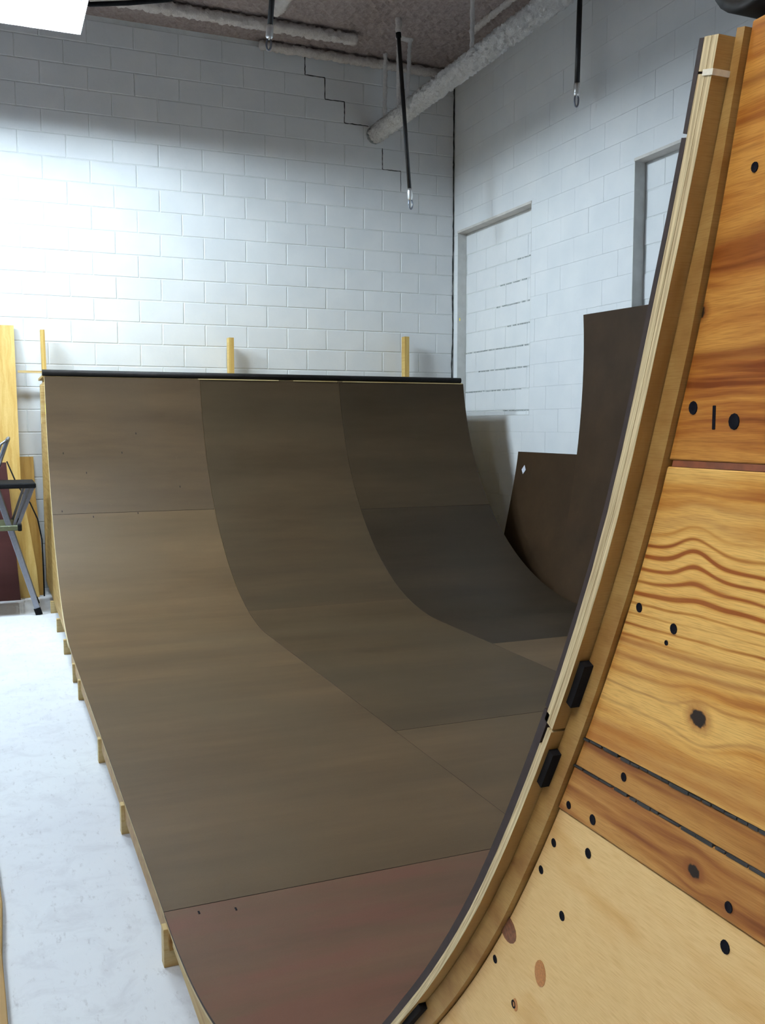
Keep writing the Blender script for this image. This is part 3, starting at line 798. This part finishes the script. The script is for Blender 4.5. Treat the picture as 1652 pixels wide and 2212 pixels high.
B().box(RX0, RX1, YLF + .012, YLF + .05, ZLF - .09, ZLF + .004).build('lip_board', W_2X4, ramp)
B().box(RX0 + .02, RX1, YLN - .06, YLN - .045, ZLN - .08, ZLN - .0).build('lip_board', W_2X4, ramp)
# pale strip of plywood left bare above the hardboard, far lip
for (x0, x1) in ((-2.97, -2.28), (-2.15, -1.75), (-1.70, -.52)):
    layer('lip_strip', -.004, .004, x0, x1, -.0035, .004, (W_2X4, W_2X4, W_2X4), ramp, .01)
# decks
deck_w = (RX1 - RX0) / 3
for i in range(3):
    x0 = RX0 + deck_w * i + .001; x1 = RX0 + deck_w * (i + 1) - .001
    B().box(x0, x1, YLF + .052, -.165, ZLF + .012, ZLF + .030).build('deck_sheet', W_FAR, ramp)
    B().box(x0, x1, YBACK, -8.705, 1.722, 1.740).build('deck_sheet', W_FAR, ramp)
# rear posts of the far deck, rising above it
for (x, ztop, lean) in ((-4.115, 2.325, .03), (-2.433, 2.313, 0), (-.612, 2.385, 0)):
    B().obox((x + lean, -.135, .0), (x - lean * .2, -.125, ztop), (1, 0, 0), .038 if lean else .05, .085).build('post', W_POST, ramp, bevel=.0015)
B().box(-4.335, -4.13, -.17, -.13, 1.945, 1.965).build('deck_ledger', W_2X4, ramp)
B().box(RX0 - .028, RX0 + .011, YLF + .10, YLF + .14, 1.50, 1.80).build('side_cleat', W_2X4, ramp, bevel=.0015)
layer('marker_stain', s_far(1.66), s_far(1.58), RX0 - .0020, RX0 + .001, .021, .045, (M_YELLOW, M_YELLOW, M_YELLOW), ramp)
# small dark screw marks in the riding surface near the left edge
for (x, s) in [(-4.06, s_far(1.27)), (-3.90, s_far(1.12)), (-3.62, s_far(1.27)), (-4.10, s_far(.845)), (-3.88, s_far(.80)), (-3.55, s_far(.815)), (-3.2, s_far(1.0)), (-3.5, s_far(1.42)), (-4.08, s_flat(-6.58)), (-3.98, s_flat(-6.60))]:
    layer('screw', s - .008, s + .008, x - .0025, x + .0025, -.0006, .002, (M_SCREW, M_SCREW, M_SCREW), ramp, .008)

# ------------------------------------------------------------------ sheets leaning on the right wall
def leaning_sheet(name, label, ya0, ya1, yb0, yb1, z1, xb, bow, mat, thick=.006, droop=0.0):
    """bowed sheet: top edge against the wall from ya0 to ya1, foot from yb0 to yb1 at x=xb"""
    n = 16; v = []; f = []
    for i in range(n + 1):
        t = i / n; z = z1 * t
        x = -.020 + (xb + .02) * (1 - t) ** bow
        for y in (yb0 + (ya0 - yb0) * t, yb1 + (ya1 - yb1) * t):
            zz = z - (droop * t if y == yb1 + (ya1 - yb1) * t else 0)
            v += [(x, y, zz), (x + thick, y, zz)]
    for i in range(n):
        a = 4 * i; c = a + 4
        f += [(a, a + 2, c + 2, c), (a + 1, c + 1, c + 3, a + 3), (a, c, c + 1, a + 1), (a + 2, a + 3, c + 3, c + 2)]
    f += [(0, 1, 3, 2), (4 * n, 4 * n + 2, 4 * n + 3, 4 * n + 1)]
    o = B().add(v, f).build(name, mat); tag(o, label, 'board', 'brown sheets leaning on the right wall'); return o
low = leaning_sheet('hardboard_sheet', 'low wide brown hardboard sheet with a small sticker leaning on the right wall', -1.40, -3.75, -1.50, -3.85, 1.238, -.33, 1.15, M_SKINDARK)
leaning_sheet('hardboard_sheet', 'tall brown hardboard sheet leaning on the right wall in front of the low sheet', -2.42, -3.64, -2.66, -3.88, 2.39, -.46, 1.8, M_SKINDARK, droop=.02)
tl = .87; zz = 1.238 * tl; xx = -.02 + (-.31) * (1 - tl) ** 1.15
v = [(xx - .008 + .20 * dz, -1.565 + dy, zz + dz) for dy, dz in ((0, .042), (.036, 0), (0, -.042), (-.036, 0))]
v += [(a + .001, b_, c) for a, b_, c in v]
B().add(v, [(0, 1, 2, 3), (7, 6, 5, 4), (0, 4, 5, 1), (1, 5, 6, 2), (2, 6, 7, 3), (3, 7, 4, 0)]).build('sticker', M_STICKER, low)['label'] = 'small white diamond sticker'

# ------------------------------------------------------------------ boards leaning on the back wall, left
def leaning_board(name, label, poly, ybase, ytop, ztop, thick, mat, cat='board'):
    b_ = B(); n = len(poly)
    yz = lambda z: ybase + (ytop - ybase) * z / ztop
    v = [(x, yz(z), z) for x, z in poly] + [(x, yz(z) + thick, z) for x, z in poly]
    f = [tuple(range(n)), tuple(range(2 * n - 1, n - 1, -1))] + [(i, i + n, (i + 1) % n + n, (i + 1) % n) for i in range(n)]
    o = b_.add(v, f).build(name, mat); tag(o, label, cat, 'boards leaning on the back wall'); return o
leaning_board('plywood_board', 'tall yellow plywood board leaning on the back wall at the left edge',
              [(-4.95, 0), (-4.23, 0), (-4.245, .25), (-4.29, .6), (-4.345, .95), (-4.352, 2.365), (-4.95, 2.36)], -.47, -.04, 2.37, .018, W_PLYLEAN)
leaning_board('plywood_board', 'shorter amber plywood offcut with a curved edge between tall board and ramp',
              [(-4.50, 0), (-4.186, 0), (-4.188, .28), (-4.200, .55), (-4.222, .86), (-4.226, 1.205), (-4.50, 1.205)], -.38, -.022, 1.22, .014, W_PLYDARK)
leaning_board('hardboard_sheet', 'dark red hardboard sheet standing behind the stepladder',
              [(-5.1, 0), (-4.385, 0), (-4.43, .75), (-4.46, 1.17), (-5.1, 1.17)], -.56, -.40, 1.17, .006, M_REDSHEET)
tag(B().tube([(-4.455, -.43, 1.18), (-4.38, -.44, .98), (-4.28, -.46, .82), (-4.225, -.47, .68), (-4.195, -.47, .5), (-4.192, -.49, .2), (-4.193, -.5, .01)], .006, 8).build('cable', M_BLACKMATT, smooth=True), 'thin black cable hanging over the leaning boards', 'cable')

# ------------------------------------------------------------------ stepladder
lad = thing('stepladder', 'small aluminium folding stepladder with black treads at the left edge', 'ladder', (-4.6, -1.0, 0))
for yy, k in ((-1.29, 0), (-.80, 1)):
    B().obox((-4.275, yy, .03), (-4.585, yy, 1.13), (0, 1, 0), .022, .042).build('rear_leg', M_ALU, lad, bevel=.003)
    B().obox((-4.95, yy + (.03 if k == 0 else -.03), .03), (-4.545, yy + (.03 if k == 0 else -.03), 1.12), (0, 1, 0), .022, .042).build('front_rail', M_ALU, lad, bevel=.003)
    B().obox((-4.268, yy, .0), (-4.285, yy, .055), (0, 1, 0), .030, .052).build('foot', M_BLACKMATT, lad, bevel=.003)
    B().obox((-4.962, yy + (.03 if k == 0 else -.03), .0), (-4.938, yy + (.03 if k == 0 else -.03), .055), (0, 1, 0), .030, .052).build('foot', M_BLACKMATT, lad, bevel=.003)
    B().obox((-4.285, yy + .01, 1.00), (-4.405, yy + .01, .70), (0, 1, 0), .012, .026).build('strut', M_ALU, lad)
    B().obox((-4.330, yy + .02, 1.00), (-4.435, yy + .02, .70), (0, 1, 0), .012, .020).build('strut', M_ALU, lad)
pts = [(-4.55, -1.26, 1.10), (-4.465, -1.26, 1.34), (-4.450, -1.245, 1.375), (-4.445, -1.05, 1.385), (-4.450, -.855, 1.375), (-4.465, -.83, 1.34), (-4.55, -.83, 1.10)]
B().tube(pts, .014, 10).build('handle', M_ALU, lad, smooth=True)
pts2 = [(-4.585, -1.285, 1.08), (-4.505, -1.285, 1.34), (-4.455, -1.270, 1.378)]
B().tube(pts2, .010, 8).build('handle_brace', M_ALU, lad, smooth=True)
B().box(-4.62, -4.262, -1.33, -.76, 1.0, 1.04).build('tread', M_BLACKMATT, lad, bevel=.008)
tr = B().box(-4.66, -4.40, -1.32, -.77, .675, .715).build('tread', M_OLIVE, lad, bevel=.006)
B().box(-4.405, -4.375, -1.325, -.765, .67, .722).build('tread_nose', M_BLACKMATT, tr, bevel=.006)
B().box(-4.82, -4.56, -1.31, -.78, .345, .385).build('tread', M_BLACKMATT, lad, bevel=.006)

# ------------------------------------------------------------------ plywood offcut on the floor at the left edge
v = [(-5.25, -6.95), (-4.575, -6.95), (-4.592, -6.4), (-4.588, -6.1), (-4.605, -5.75), (-5.25, -5.7)]
tag(B().prism(v, 'z', 0, .03).build('plywood_board', W_PLYDARK, bevel=.002), 'plywood offcut lying flat on the white floor at the left edge', 'board')
